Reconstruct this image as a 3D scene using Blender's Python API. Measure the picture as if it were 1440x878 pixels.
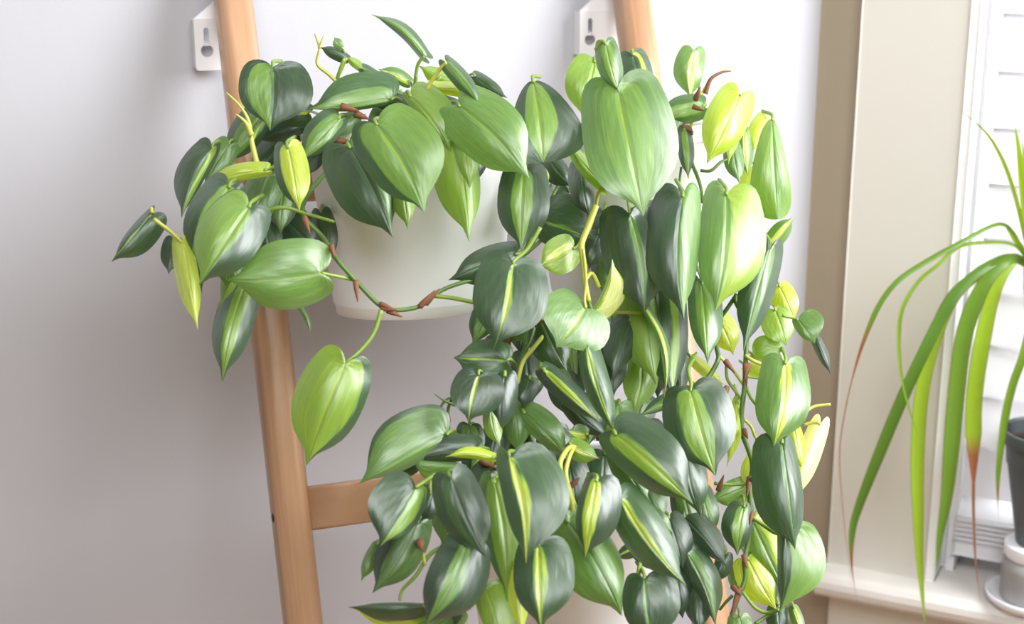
import bpy, bmesh, math, random
from mathutils import Vector, Matrix
random.seed(7)
for o in list(bpy.data.objects): bpy.data.objects.remove(o)
scn = bpy.context.scene
COL = scn.collection

# ---------------------------------------------------------------- camera
F_PX, W_PX, H_PX = 2200.0, 1440, 878
YAW, PITCH = math.radians(19.6), math.radians(16.4)
CAM = Vector((0, -1.6, 1.6))
RIGHT = Vector((math.cos(YAW), -math.sin(YAW), 0))
FWD = Vector((math.sin(YAW)*math.cos(PITCH), math.cos(YAW)*math.cos(PITCH), -math.sin(PITCH)))
UP = RIGHT.cross(FWD)
cam = bpy.data.cameras.new('camera')
cam.sensor_width = 36; cam.lens = F_PX/W_PX*36
cam.dof.use_dof = True; cam.dof.focus_distance = 1.36; cam.dof.aperture_fstop = 5.6
cob = bpy.data.objects.new('camera', cam); COL.objects.link(cob)
cob.matrix_world = Matrix(((RIGHT.x, UP.x, -FWD.x, CAM.x), (RIGHT.y, UP.y, -FWD.y, CAM.y), (RIGHT.z, UP.z, -FWD.z, CAM.z), (0, 0, 0, 1)))
scn.camera = cob

# ---------------------------------------------------------------- light
world = bpy.data.worlds.new('world'); scn.world = world; world.use_nodes = True
bg = world.node_tree.nodes['Background']
bg.inputs[0].default_value = (1.0, 0.88, 0.77, 1); bg.inputs[1].default_value = 0.20
def area(name, loc, target, sx, sy, power, col):
    l = bpy.data.lights.new(name, 'AREA'); l.shape = 'RECTANGLE'; l.size = sx; l.size_y = sy; l.energy = power; l.color = col
    o = bpy.data.objects.new(name, l); COL.objects.link(o); o.location = loc
    o.rotation_euler = (Vector(target)-Vector(loc)).to_track_quat('-Z', 'Y').to_euler()
    return o
# daylight of the bay's next window, right of the frame, and of the window behind the blind
area('bay_window_daylight', (1.72, -1.2, 2.1), (0.35, -0.3, 1.2), 0.9, 1.2, 46, (0.95, 0.975, 1.0))
area('blind_window_daylight', (1.75, 0.45, 1.6), (1.05, -0.25, 1.3), 1.2, 1.5, 60, (1.0, 1.0, 1.0))
area('overhead_sheen_fill', (0.15, -1.8, 2.4), (0.5, -0.3, 1.1), 1.2, 0.8, 20, (0.96, 0.98, 1.0))  # added fill lamp above and behind the camera, placed for sheen on the leaves
scn.view_settings.view_transform = 'Standard'; scn.view_settings.look = 'None'
scn.view_settings.gamma = 1.0; scn.view_settings.use_curve_mapping = False
scn.view_settings.exposure = 0.62

# ---------------------------------------------------------------- helpers
def ray(px, py): return FWD + RIGHT*((px-720)/F_PX) + UP*((439-py)/F_PX)
def P(px, py, off):
    """point on the line of sight of a pixel that stands `off` metres in front of the ladder wall"""
    r = ray(px, py); return CAM + r*((-off-CAM.y)/r.y)
ORIG = {}
def link(name, verts, faces, mat, parent=None, origin=None, smooth=True, uvs=None):
    if origin is None:
        origin = sum((Vector(v) for v in verts), Vector())/len(verts)
    me = bpy.data.meshes.new(name)
    me.from_pydata([tuple(Vector(v)-origin) for v in verts], [], faces)
    me.update()
    if uvs:
        lay = me.uv_layers.new(name='UVMap')
        for p in me.polygons:
            for li, vi in zip(p.loop_indices, p.vertices): lay.data[li].uv = uvs[vi]
    if smooth: me.polygons.foreach_set('use_smooth', [True]*len(me.polygons))
    if mat: me.materials.append(mat)
    return place(name, me, parent, origin)
def place(name, me, parent, origin):
    o = bpy.data.objects.new(name, me); COL.objects.link(o)
    if parent is not None:
        o.parent = parent; o.location = origin-ORIG[parent]
    else: o.location = origin
    ORIG[o] = Vector(origin)
    return o
def thing(name, loc, label, cat, group=None):
    o = bpy.data.objects.new(name, None); COL.objects.link(o); o.location = loc; ORIG[o] = Vector(loc)
    o.empty_display_size = .05
    tag(o, label, cat, group); return o
def tag(o, label, cat, group=None):
    o['label'] = label; o['category'] = cat
    if group: o['group'] = group
def from_bm(name, bm, mat, parent=None, smooth=False, bevel=0, origin=None):
    if bevel: bmesh.ops.bevel(bm, geom=list(bm.edges), offset=bevel, segments=2, profile=.6, affect='EDGES')
    vs = [v.co.copy() for v in bm.verts]; bm.verts.index_update()
    fs = [[v.index for v in f.verts] for f in bm.faces]; bm.free()
    return link(name, vs, fs, mat, parent, origin, smooth)
def box_frame(name, c, ax, ay, az, sx, sy, sz, mat, parent=None, bevel=0, smooth=False):
    """box centred on c with axes ax, ay, az and full sizes sx, sy, sz"""
    bm = bmesh.new(); bmesh.ops.create_cube(bm, size=1)
    for v in bm.verts: v.co = c + ax*(v.co.x*sx) + ay*(v.co.y*sy) + az*(v.co.z*sz)
    return from_bm(name, bm, mat, parent, smooth, bevel)
def catmull(pts, n):
    out = []; m = len(pts)
    for i in range(m-1):
        p0, p1, p2, p3 = pts[max(i-1, 0)], pts[i], pts[i+1], pts[min(i+2, m-1)]
        for k in range(n):
            t = k/n
            out.append(.5*((2*p1)+(p2-p0)*t+(2*p0-5*p1+4*p2-p3)*t*t+(3*p1-p0-3*p2+p3)*t**3))
    out.append(pts[-1].copy()); return out
def tube(name, pts, r0, r1, mat, parent, n=4, sides=7, bumps=None):
    c = catmull([Vector(p) for p in pts], n) if len(pts) > 2 else [Vector(p) for p in pts]
    vs, fs = [], []; m = len(c)
    prev = None
    for i, p in enumerate(c):
        t = (c[min(i+1, m-1)]-c[max(i-1, 0)]).normalized()
        a = prev if prev is not None else Vector((.3, .2, 1)).cross(t)
        a = (a-t*a.dot(t)).normalized(); prev = a; b = t.cross(a)
        r = r0+(r1-r0)*i/(m-1)
        if bumps: r *= bumps(i/(m-1))
        for k in range(sides):
            an = 2*math.pi*k/sides; vs.append(p+a*(r*math.cos(an))+b*(r*math.sin(an)))
    for i in range(m-1):
        for k in range(sides):
            k2 = (k+1) % sides; fs.append((i*sides+k, i*sides+k2, (i+1)*sides+k2, (i+1)*sides+k))
    fs.append(tuple(range(sides))[::-1]); fs.append(tuple((m-1)*sides+k for k in range(sides)))
    return link(name, vs, fs, mat, parent, Vector(pts[0]))
def lathe(name, base, axis, prof, mat, parent=None, n=64):
    """surface of revolution: prof = [(radius, height)] around axis from base"""
    axis = axis.normalized(); a = axis.cross(Vector((0, 1, .01))).normalized(); b = axis.cross(a)
    vs, fs = [], []
    for r, h in prof:
        for k in range(n):
            an = 2*math.pi*k/n; vs.append(base+axis*h+a*(r*math.cos(an))+b*(r*math.sin(an)))
    for i in range(len(prof)-1):
        for k in range(n):
            k2 = (k+1) % n; fs.append((i*n+k, i*n+k2, (i+1)*n+k2, (i+1)*n+k))
    return link(name, vs, fs, mat, parent, Vector(base))

# ---------------------------------------------------------------- materials
def mat_new(name):
    m = bpy.data.materials.new(name); m.use_nodes = True
    return m, m.node_tree.nodes, m.node_tree.links, m.node_tree.nodes['Principled BSDF']
def srgb(r, g, b):
    f = lambda c: (c/255/12.92) if c <= 10 else (((c/255)+.055)/1.055)**2.4
    return (f(r), f(g), f(b), 1)
def plain(name, col, rough=.5, noise=.06, nscale=8, bump=0, bscale=60, metal=0, spec=.5, trans=0):
    m, N, L, b = mat_new(name)
    b.inputs['Roughness'].default_value = rough; b.inputs['Metallic'].default_value = metal
    b.inputs['Specular IOR Level'].default_value = spec
    tc = N.new('ShaderNodeTexCoord'); nz = N.new('ShaderNodeTexNoise'); nz.inputs['Scale'].default_value = nscale
    nz.inputs['Detail'].default_value = 4
    L.new(tc.outputs['Object'], nz.inputs['Vector'])
    mx = N.new('ShaderNodeMix'); mx.data_type = 'RGBA'
    mx.inputs[6].default_value = tuple(c*(1-noise) for c in col[:3])+(1,)
    mx.inputs[7].default_value = tuple(min(1, c*(1+noise)) for c in col[:3])+(1,)
    L.new(nz.outputs[0], mx.inputs[0]); L.new(mx.outputs[2], b.inputs['Base Color'])
    if bump:
        n2 = N.new('ShaderNodeTexNoise'); n2.inputs['Scale'].default_value = bscale; n2.inputs['Detail'].default_value = 5
        L.new(tc.outputs['Object'], n2.inputs['Vector'])
        bp = N.new('ShaderNodeBump'); bp.inputs['Strength'].default_value = bump; bp.inputs['Distance'].default_value = .002
        L.new(n2.outputs[0], bp.inputs['Height']); L.new(bp.outputs[0], b.inputs['Normal'])
    if trans:
        t = N.new('ShaderNodeBsdfTranslucent'); ms = N.new('ShaderNodeMixShader'); ms.inputs[0].default_value = trans
        L.new(mx.outputs[2], t.inputs[0]); L.new(b.outputs[0], ms.inputs[1]); L.new(t.outputs[0], ms.inputs[2])
        L.new(ms.outputs[0], N['Material Output'].inputs[0])
    return m
def leaf_material(name, ramp_pts, transl=.30, rough=.40, veins=1.0):
    """pigment by object colour: r base, g stripe, b stripe place, alpha stripe half width"""
    m, N, L, b = mat_new(name)
    def math_(op, a, bb=None, clamp=False):
        n = N.new('ShaderNodeMath'); n.operation = op; n.use_clamp = clamp
        for i, x in enumerate((a, bb)):
            if x is None: continue
            if isinstance(x, (int, float)): n.inputs[i].default_value = x
            else: L.new(x, n.inputs[i])
        return n.outputs[0]
    uv = N.new('ShaderNodeUVMap'); sp = N.new('ShaderNodeSeparateXYZ'); L.new(uv.outputs[0], sp.inputs[0])
    u = math_('MULTIPLY', math_('SUBTRACT', sp.outputs[0], .5), 2.0); v = sp.outputs[1]; au = math_('ABSOLUTE', u)
    oi = N.new('ShaderNodeObjectInfo'); sc = N.new('ShaderNodeSeparateColor'); L.new(oi.outputs['Color'], sc.inputs[0])
    rnd = math_('MULTIPLY', oi.outputs['Random'], 40.0)
    cb = N.new('ShaderNodeCombineXYZ')
    L.new(math_('MULTIPLY', u, 3.4), cb.inputs[0]); L.new(math_('SUBTRACT', math_('MULTIPLY', v, 2.0), math_('MULTIPLY', au, .8)), cb.inputs[1]); L.new(rnd, cb.inputs[2])
    nz = N.new('ShaderNodeTexNoise'); nz.inputs['Scale'].default_value = 1.6; nz.inputs['Detail'].default_value = 3; L.new(cb.outputs[0], nz.inputs['Vector'])
    off = math_('MULTIPLY', math_('SUBTRACT', sc.outputs[2], .5), 2.0)
    dist = math_('ABSOLUTE', math_('SUBTRACT', u, off))
    edge = math_('ADD', oi.outputs['Alpha'], math_('MULTIPLY', math_('SUBTRACT', nz.outputs[0], .5), .42))
    mr = N.new('ShaderNodeMapRange'); mr.interpolation_type = 'SMOOTHSTEP'
    mr.inputs[1].default_value = -.06; mr.inputs[2].default_value = .06
    L.new(math_('SUBTRACT', edge, dist), mr.inputs[0])
    # a stripe of zero width shows nothing
    mask = math_('MULTIPLY', mr.outputs[0], math_('GREATER_THAN', oi.outputs['Alpha'], .02))
    mixp = N.new('ShaderNodeMix'); mixp.data_type = 'FLOAT'
    L.new(mask, mixp.inputs[0]); L.new(sc.outputs[0], mixp.inputs[2]); L.new(sc.outputs[1], mixp.inputs[3])
    # mottling and the paler midrib
    n2 = N.new('ShaderNodeTexNoise'); n2.inputs['Scale'].default_value = 5.5; n2.inputs['Detail'].default_value = 4; L.new(cb.outputs[0], n2.inputs['Vector'])
    pig = math_('ADD', mixp.outputs[0], math_('MULTIPLY', math_('SUBTRACT', n2.outputs[0], .5), .16))
    n3 = N.new('ShaderNodeTexNoise'); n3.inputs['Scale'].default_value = 2.3; n3.inputs['Detail'].default_value = 2
    cb3 = N.new('ShaderNodeCombineXYZ'); L.new(math_('MULTIPLY', u, 7.0), cb3.inputs[0]); L.new(math_('SUBTRACT', math_('MULTIPLY', v, 1.6), math_('MULTIPLY', au, 1.2)), cb3.inputs[1]); L.new(math_('ADD', rnd, 9.0), cb3.inputs[2])
    L.new(cb3.outputs[0], n3.inputs['Vector'])
    ms3 = N.new('ShaderNodeMapRange'); ms3.interpolation_type = 'SMOOTHSTEP'; ms3.inputs[1].default_value = .56; ms3.inputs[2].default_value = .68; ms3.inputs[4].default_value = .07
    L.new(n3.outputs[0], ms3.inputs[0]); pig = math_('ADD', pig, ms3.outputs[0])
    rib = math_('MULTIPLY', math_('SUBTRACT', 1.0, math_('MULTIPLY', au, 18.0), True), .16)
    pig = math_('ADD', pig, rib, True)
    cr = N.new('ShaderNodeValToRGB'); el = cr.color_ramp.elements
    while len(el) < len(ramp_pts): el.new(.5)
    for e, (p, c) in zip(el, ramp_pts): e.position = p; e.color = srgb(*c)
    L.new(pig, cr.inputs[0])
    # the underside of a leaf is paler and duller
    geo = N.new('ShaderNodeNewGeometry')
    und = N.new('ShaderNodeMix'); und.data_type = 'RGBA'; und.inputs[7].default_value = srgb(120, 150, 100)
    L.new(math_('MULTIPLY', geo.outputs['Backfacing'], .3), und.inputs[0]); L.new(cr.outputs[0], und.inputs[6])
    L.new(und.outputs[2], b.inputs['Base Color'])
    b.inputs['Roughness'].default_value = rough; b.inputs['Specular IOR Level'].default_value = .8; b.inputs['Coat Weight'].default_value = .9; b.inputs['Coat IOR'].default_value = 1.6; b.inputs['Coat Roughness'].default_value = .42; b.inputs['Sheen Weight'].default_value = .13; b.inputs['Sheen Roughness'].default_value = .6; b.inputs['Sheen Tint'].default_value = (.9, .96, 1, 1)
    ph = math_('SUBTRACT', math_('MULTIPLY', v, 46.0), math_('MULTIPLY', math_('POWER', au, .8), 21.0))
    ve = math_('ADD', math_('MULTIPLY', math_('SINE', ph), .09), math_('MULTIPLY', nz.outputs[0], 1.0))
    ve = math_('SUBTRACT', ve, math_('MULTIPLY', math_('SUBTRACT', 1.0, math_('MULTIPLY', au, 9.0), True), 1.6))
    bp = N.new('ShaderNodeBump'); bp.inputs['Strength'].default_value = .55*veins; bp.inputs['Distance'].default_value = .0014
    L.new(ve, bp.inputs['Height']); L.new(bp.outputs[0], b.inputs['Normal'])
    tr = N.new('ShaderNodeBsdfTranslucent'); hs = N.new('ShaderNodeHueSaturation'); hs.inputs['Saturation'].default_value = 1.12; hs.inputs['Value'].default_value = 2.0
    L.new(cr.outputs[0], hs.inputs['Color']); L.new(hs.outputs[0], tr.inputs[0]); L.new(bp.outputs[0], tr.inputs[1])
    ms = N.new('ShaderNodeMixShader'); ms.inputs[0].default_value = transl
    L.new(b.outputs[0], ms.inputs[1]); L.new(tr.outputs[0], ms.inputs[2]); L.new(ms.outputs[0], N['Material Output'].inputs[0])
    return m
def wood_material(name):
    m, N, L, b = mat_new(name)
    tc = N.new('ShaderNodeTexCoord'); mp = N.new('ShaderNodeMapping'); mp.inputs['Scale'].default_value = (26, 26, 1.6)
    L.new(tc.outputs['UV'], mp.inputs['Vector'])
    nz = N.new('ShaderNodeTexNoise'); nz.inputs['Scale'].default_value = 2.2; nz.inputs['Detail'].default_value = 6; nz.inputs['Distortion'].default_value = .35
    L.new(mp.outputs[0], nz.inputs['Vector'])
    cr = N.new('ShaderNodeValToRGB'); e = cr.color_ramp.elements
    e[0].position = .3; e[0].color = srgb(152, 112, 82); e[1].position = .72; e[1].color = srgb(204, 166, 134)
    k = e.new(.5); k.color = srgb(184, 142, 108)
    L.new(nz.outputs[0], cr.inputs[0]); L.new(cr.outputs[0], b.inputs['Base Color'])
    b.inputs['Roughness'].default_value = .28
    bp = N.new('ShaderNodeBump'); bp.inputs['Strength'].default_value = .12; bp.inputs['Distance'].default_value = .001
    L.new(nz.outputs[0], bp.inputs['Height']); L.new(bp.outputs[0], b.inputs['Normal'])
    return m
RAMP = [(0, (32, 54, 32)), (.22, (58, 94, 42)), (.42, (108, 146, 62)), (.62, (138, 168, 44)), (.82, (182, 200, 42)), (1, (238, 238, 172))]
M_LEAF = leaf_material('philodendron_leaf', RAMP)
M_PET = plain('green_stem', srgb(126, 152, 62), .45, .15, 20)
M_PETY = plain('yellow_green_stem', srgb(178, 180, 82), .45, .12, 20)
M_VINE = plain('vine_stem', srgb(84, 112, 48), .5, .25, 40)
M_BROWN = plain('dry_sheath', srgb(116, 74, 50), .7, .3, 60, .4, 90)
M_WALL = plain('warm_white_paint', srgb(188, 188, 194), .75, .015, 3, .12, 70)
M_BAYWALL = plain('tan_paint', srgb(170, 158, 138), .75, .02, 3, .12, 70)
M_CASING = plain('cream_gloss_paint', srgb(212, 209, 200), .45, .015, 4, .08, 30)
M_WHITE = plain('white_gloss_paint', srgb(236, 236, 238), .4, .01, 4, .05, 30)
M_STOOL = plain('worn_white_paint', srgb(216, 211, 206), .5, .04, 25, .35, 40)
M_FLOOR = plain('oak_floor', srgb(176, 140, 104), .5, .15, 6)
M_WOOD = wood_material('bamboo_wood')
M_POT = plain('matt_white_pot', srgb(240, 241, 244), .42, .012, 5)
M_METAL = plain('white_steel', srgb(238, 238, 240), .35, .01, 5)
M_SCREW = plain('dark_steel', srgb(70, 64, 60), .4, .1, 30, metal=.8)
M_SOIL = plain('potting_soil', srgb(60, 44, 34), .95, .5, 60, .8, 60)
M_BLIND = plain('white_blind_slat', srgb(244, 244, 248), .5, .006, 4, trans=.22)
M_DPOT = plain('dark_grey_plastic', srgb(74, 80, 82), .4, .08, 12)
M_STONE = plain('grey_stoneware', srgb(150, 148, 146), .7, .12, 30, .3, 60)
M_GLAZE = plain('white_glaze', srgb(232, 232, 236), .25, .01, 5)
M_TRUNK = plain('dracaena_bark', srgb(140, 104, 70), .8, .3, 40, .5, 60)
m, N_, L_, b_ = mat_new('window_glass'); M_GLASS = m
b_.inputs['Transmission Weight'].default_value = 1; b_.inputs['Roughness'].default_value = 0; b_.inputs['IOR'].default_value = 1.02

# ---------------------------------------------------------------- room shell
X, Y, Z = Vector((1, 0, 0)), Vector((0, 1, 0)), Vector((0, 0, 1))
CORNER = P(1139, 300, 0); CX = CORNER.x
WT = Vector((math.cos(math.radians(45)), -math.sin(math.radians(45)), 0))     # along the bay wall
WN = Vector((-math.sin(math.radians(45)), -math.cos(math.radians(45)), 0))    # out of it, into the room
C0 = Vector((CX, 0, 0))
def struct(o): o['kind'] = 'structure'; return o
struct(box_frame('floor', Vector((.2, -1.6, -.02)), X, Y, Z, 5.0, 3.6, .04, M_FLOOR))
struct(box_frame('wall_back', Vector((CX/2-1.1, .04, 1.35)), X, Y, Z, CX+2.2, .08, 2.7, M_WALL))
struct(box_frame('baseboard_back', Vector((CX/2-1.1, -.009, .07)), X, Y, Z, CX+2.2, .018, .14, M_WHITE, bevel=.003))
def on_bay(px, py, d=0.0):
    """(distance along the bay wall, height) where a line of sight meets the plane d in front of that wall"""
    r = ray(px, py); q0 = C0+WN*d
    t = (q0-CAM).dot(WN)/r.dot(WN); q = CAM+r*t
    return (q-C0).dot(WT), q.z
def bay_pt(s, d, z): return C0+WT*s+WN*d+Z*z
def bay_box(name, s0, s1, d0, d1, z0, z1, mat, parent=None, bevel=0):
    return box_frame(name, bay_pt((s0+s1)/2, (d0+d1)/2, (z0+z1)/2), WT, WN, Z, s1-s0, d1-d0, z1-z0, mat, parent, bevel)
CAS = .022
sA = on_bay(1201, 200, CAS)[0]; sB = on_bay(1349.5, 220, CAS)[0]
zS = on_bay(1168, 792, CAS)[1]              # top of the window stool
ZT = 2.35
OPEN = .62                                   # width of the opening
wall = bay_box('wall_right', 0, sB, -.10, 0, 0, 2.7, M_BAYWALL); struct(wall)
bay_box('wall_below_sill', sB, sB+OPEN+.25, -.10, 0, 0, zS-.03, M_BAYWALL, wall)
bay_box('wall_above_window', sB, sB+OPEN+.25, -.10, 0, ZT, 2.7, M_BAYWALL, wall)
bay_box('wall_beyond_window', sB+OPEN, sB+OPEN+.25, -.10, 0, zS-.03, ZT, M_BAYWALL, wall)
win = bpy.data.objects.new('window_1', None); COL.objects.link(win); win.location = bay_pt(sB+OPEN/2, 0, zS); ORIG[win] = win.location.copy(); struct(win)
bay_box('casing', sA, sB, 0, CAS, zS, ZT+.12, M_CASING, win, .0015)
bay_box('casing', sB+OPEN, sB+OPEN+(sB-sA), 0, CAS, zS, ZT+.12, M_CASING, win, .0015)
bay_box('casing_head', sB, sB+OPEN, 0, CAS, ZT, ZT+.12, M_CASING, win, .0015)
# stepped jambs: bead, channel and stop
for a, bb, d0, d1, mt in ((-.001, .010, -.10, CAS-.002, M_WHITE), (.010, .016, -.12, -.03, M_WHITE), (.016, .026, -.12, -.022, M_WHITE)):
    bay_box('jamb', sB+a, sB+bb, d0, d1, zS, ZT, mt, win, .0012)
    bay_box('jamb', sB+OPEN-bb, sB+OPEN-a, d0, d1, zS, ZT, mt, win, .0012)
# stool with a rounded nose, inner sill and apron
TH = .030
bm = bmesh.new(); prof = [(-.13, 0), (.050, 0)]
for k in range(7):
    an = math.pi/2-math.pi*k/6; prof.append((.052+.013*math.cos(an), -TH/2+TH/2*math.sin(an)))
prof += [(.050, -TH), (-.13, -TH)]
s0, s1 = on_bay(1150, 800, .05)[0], sB+OPEN+.15
ring = [[bm.verts.new(bay_pt(s, d, zS+z)) for d, z in prof] for s in (s0, s1)]
n = len(prof)
for i in range(n):
    j = (i+1) % n; bm.faces.new((ring[0][i], ring[0][j], ring[1][j], ring[1][i]))
bm.faces.new(ring[0]); bm.faces.new(ring[1][::-1])
from_bm('stool', bm, M_STOOL, win)
bay_box('apron', sA+.004, sB+OPEN+.1, 0, .018, zS-TH-.10, zS-TH, M_CASING, win, .002)
# sash behind the blind
bay_box('sash_rail', sB+.026, sB+OPEN-.026, -.105, -.07, zS+.003, zS+.04, M_WHITE, win, .002)
for s in (sB+.026, sB+OPEN-.066): bay_box('sash_stile', s, s+.04, -.105, -.07, zS+.04, ZT, M_WHITE, win, .002)
bay_box('sash_rail', sB+.066, sB+OPEN-.066, -.105, -.07, 1.75, 1.80, M_WHITE, win, .002)
bay_box('pane', sB+.066, sB+OPEN-.066, -.09, -.086, zS+.04, 1.75, M_GLASS, win)
bay_box('pane', sB+.066, sB+OPEN-.066, -.09, -.086, 1.80, ZT, M_GLASS, win)
# venetian blind
bs0 = on_bay(1404, 98, -.035)[0]; bs1 = sB+OPEN-.03
zl = [on_bay(1425, y, -.035)[1] for y in (100, 705)]
pitch = (zl[0]-zl[1])/8.0
blind = thing('venetian_blind', bay_pt((bs0+bs1)/2, -.035, zl[1]-.05), 'white venetian blind closed inside the window frame behind the spiky plant', 'blind')
def slat(zc, tilt, h, name='slat', th=.003):
    a = math.radians(tilt); az = (Z*math.cos(a)+WN*math.sin(a)); ay = WT.cross(az)
    return box_frame(name, bay_pt((bs0+bs1)/2, -.036, zc), WT, ay, az, bs1-bs0, th, h, M_BLIND, blind)
nsl = int((ZT-.06-zl[1])/pitch)
for k in range(nsl): slat(zl[1]+pitch*(k+.5), -8, pitch*1.03)
zb = zl[1]
for k in range(5): slat(zb-.024-k*.0062, -86, .05, th=.003)
slat(zb-.010, -62, .052)
box_frame('bottom_rail', bay_pt((bs0+bs1)/2, -.036, zb-.063), WT, WN, Z, bs1-bs0, .046, .018, M_BLIND, blind, .003)
box_frame('head_rail', bay_pt((bs0+bs1)/2, -.036, ZT-.025), WT, WN, Z, bs1-bs0, .05, .045, M_BLIND, blind, .002)
for s in (bs0+.09, bs1-.09): tube('cord', [bay_pt(s, -.008, zb-.05), bay_pt(s, -.008, ZT-.04)], .0009, .0009, M_WHITE, blind)

# ---------------------------------------------------------------- ladder
LEAN = math.radians(21)
LD = Vector((0, -math.sin(LEAN), -math.cos(LEAN)))    # down along a rail
LNV = Vector((0, -math.cos(LEAN), math.sin(LEAN)))    # out of the ladder's face
RT = P(328, 0, .045); RX = (RT.x, P(886, 0, .045).x)
ladder = thing('ladder', (sum(RX)/2, -.45, 0), 'light wooden ladder shelf leaning against the white wall', 'ladder')
RW, RDp = .036, .040
def rounded_bar(name, p0, d, ax, ay, sx, sy, ln, rad, mat, parent, rounded_ends=False):
    sec = []
    for cx, cy, a0 in ((1, 1, 0), (-1, 1, 90), (-1, -1, 180), (1, -1, 270)):
        for k in range(6):
            an = math.radians(a0+18*k); sec.append((cx*(sx/2-rad)+rad*math.cos(an), cy*(sy/2-rad)+rad*math.sin(an)))
    vs, fs, uvs = [], [], []; n = len(sec); m = 9
    per = 0
    for i in range(m):
        for k, (a, b) in enumerate(sec):
            vs.append(p0+d*(ln*i/(m-1))+ax*a+ay*b); uvs.append((k/n*.13+p0.x, ln*i/(m-1)))
    for i in range(m-1):
        for k in range(n):
            k2 = (k+1) % n; fs.append((i*n+k, i*n+k2, (i+1)*n+k2, (i+1)*n+k))
    fs.append(tuple(range(n))[::-1]); fs.append(tuple((m-1)*n+k for k in range(n)))
    # grain runs along the bar
    uvs = [(a*1.0, b*.06) for a, b in uvs]
    return link(name, vs, fs, mat, parent, p0, True, uvs)
up_len = .10; tot = (RT.z-.0)/math.cos(LEAN)
rails = []
for x in RX:
    p0 = Vector((x, RT.y, RT.z))-LD*.0
    top = p0-LD*.06
    rails.append(rounded_bar('rail', top, LD, X, LNV, RW, RDp, .06+tot-.012, .0135, M_WOOD, ladder))
def rail_at(px, py):
    """distance down the rail below RT where the left rail passes image row py"""
    lo, hi = -.3, 1.6
    for _ in range(50):
        md = (lo+hi)/2; q = RT+LD*md-CAM; yy = 439-F_PX*q.dot(UP)/q.dot(FWD)
        if yy < py: lo = md
        else: hi = md
    return lo
d_r2 = rail_at(437, 719); d_r1 = rail_at(420, 258)
rw = .042
for d in (d_r1, d_r2, d_r2+(d_r2-d_r1), d_r2+2*(d_r2-d_r1)):
    c = Vector(((RX[0]+RW/2-.004), RT.y, RT.z))+LD*d
    rounded_bar('rung', c, X, LD, LNV, rw, .018, RX[1]-RX[0]-RW+.008, .003, M_WOOD, ladder)
# countersunk bolts through the rails' outer sides
for x, sgn in ((RX[0], -1), (RX[1], 1)):
    for d in (d_r1, d_r2, d_r2+(d_r2-d_r1)):
        base = Vector((x+sgn*(RW/2-.002), RT.y, RT.z))+LD*(d+.004)+LNV*.004
        lathe('bolt', base, X*sgn, [(0.0001, .0006), (.0016, .0006), (.0022, .0026), (.0044, .0026), (.0048, .0016), (.0048, 0)], M_SCREW, ladder, 20)

# wall brackets with keyholes
def bracket(pxl, pyt, pyb, rail_x, label):
    d = .020
    A = P(pxl, pyt, d); Bq = P(pxl, pyb, d)
    w = rail_x-A.x+.004; h = A.z-Bq.z
    br = thing('wall_bracket', (A.x+w/2, 0, Bq.z), label, 'bracket', None)
    kx, kz, kr = w*.46 if w < .05 else .0, 0, .0062
    kx = .0118; kz = A.z-h*.62
    outer = []
    r = .003
    for cx, cz, a0 in ((A.x+r, Bq.z+r, 180), (A.x+w-r, Bq.z+r, 270)):
        for k in range(4):
            an = math.radians(a0+30*k); outer.append((cx+r*math.cos(an), cz+r*math.sin(an)))
    outer += [(A.x+w, A.z), (A.x, A.z)]
    inner = []
    cx, cz = A.x+kx, kz
    for k in range(20):
        an = math.radians(65-(65+245)*0)-math.radians(310)*k/19+0
        inner.append((cx+kr*math.cos(an), cz+kr*math.sin(an)))
    sl = kr*math.cos(math.radians(65)); zt = cz+.0205
    for k in range(6):
        an = math.radians(180-36*k); inner.append((cx+sl*math.cos(an), zt+sl*math.sin(an)))
    bm = bmesh.new(); eds = []
    for lp in (outer, inner):
        vs = [bm.verts.new((a, -d, b)) for a, b in lp]
        eds += [bm.edges.new((vs[i], vs[(i+1) % len(vs)])) for i in range(len(vs))]
    bmesh.ops.triangle_fill(bm, use_beauty=True, use_dissolve=False, edges=eds)
    r_ = bmesh.ops.extrude_face_region(bm, geom=list(bm.faces))
    for v in [g for g in r_['geom'] if isinstance(g, bmesh.types.BMVert)]: v.co.y += .0022
    bmesh.ops.recalc_face_normals(bm, faces=list(bm.faces))
    from_bm('plate', bm, M_METAL, br)
    # return flange to the wall, under and right of the plate, and the sloping gusset above it
    box_frame('back_flange', Vector((A.x+w/2+.004, -d/2+.001, Bq.z+h*.5)), X, Y, Z, w-.010, d-.002, .003, M_METAL, br)
    box_frame('side_flange', Vector((A.x+.0012, -d/2+.0011, (A.z+Bq.z)/2)), X, Y, Z, .0022, d-.0024, h-.004, M_METAL, br)
    bm = bmesh.new()
    g0 = [(A.x, A.z), (A.x+w, A.z), (A.x+w, A.z+w*.72)]
    va = [bm.verts.new((a, -d+.0004, b)) for a, b in g0]; vb = [bm.verts.new((a, -d+.004+(.012 if i == 2 else 0), b)) for i, (a, b) in enumerate(g0)]
    va[2].co.y += .010
    bm.faces.new(va); bm.faces.new(vb[::-1])
    for i in range(3): bm.faces.new((va[i], vb[i], vb[(i+1) % 3], va[(i+1) % 3]))
    bmesh.ops.recalc_face_normals(bm, faces=list(bm.faces))
    from_bm('gusset', bm, M_METAL, br)
bracket(272, 27, 100, RX[0], 'white steel keyhole bracket on bare wall clear of all leaves')
bracket(816, 16, 81, RX[1], 'white steel keyhole bracket with a pale curled leaf rising before it')

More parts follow.
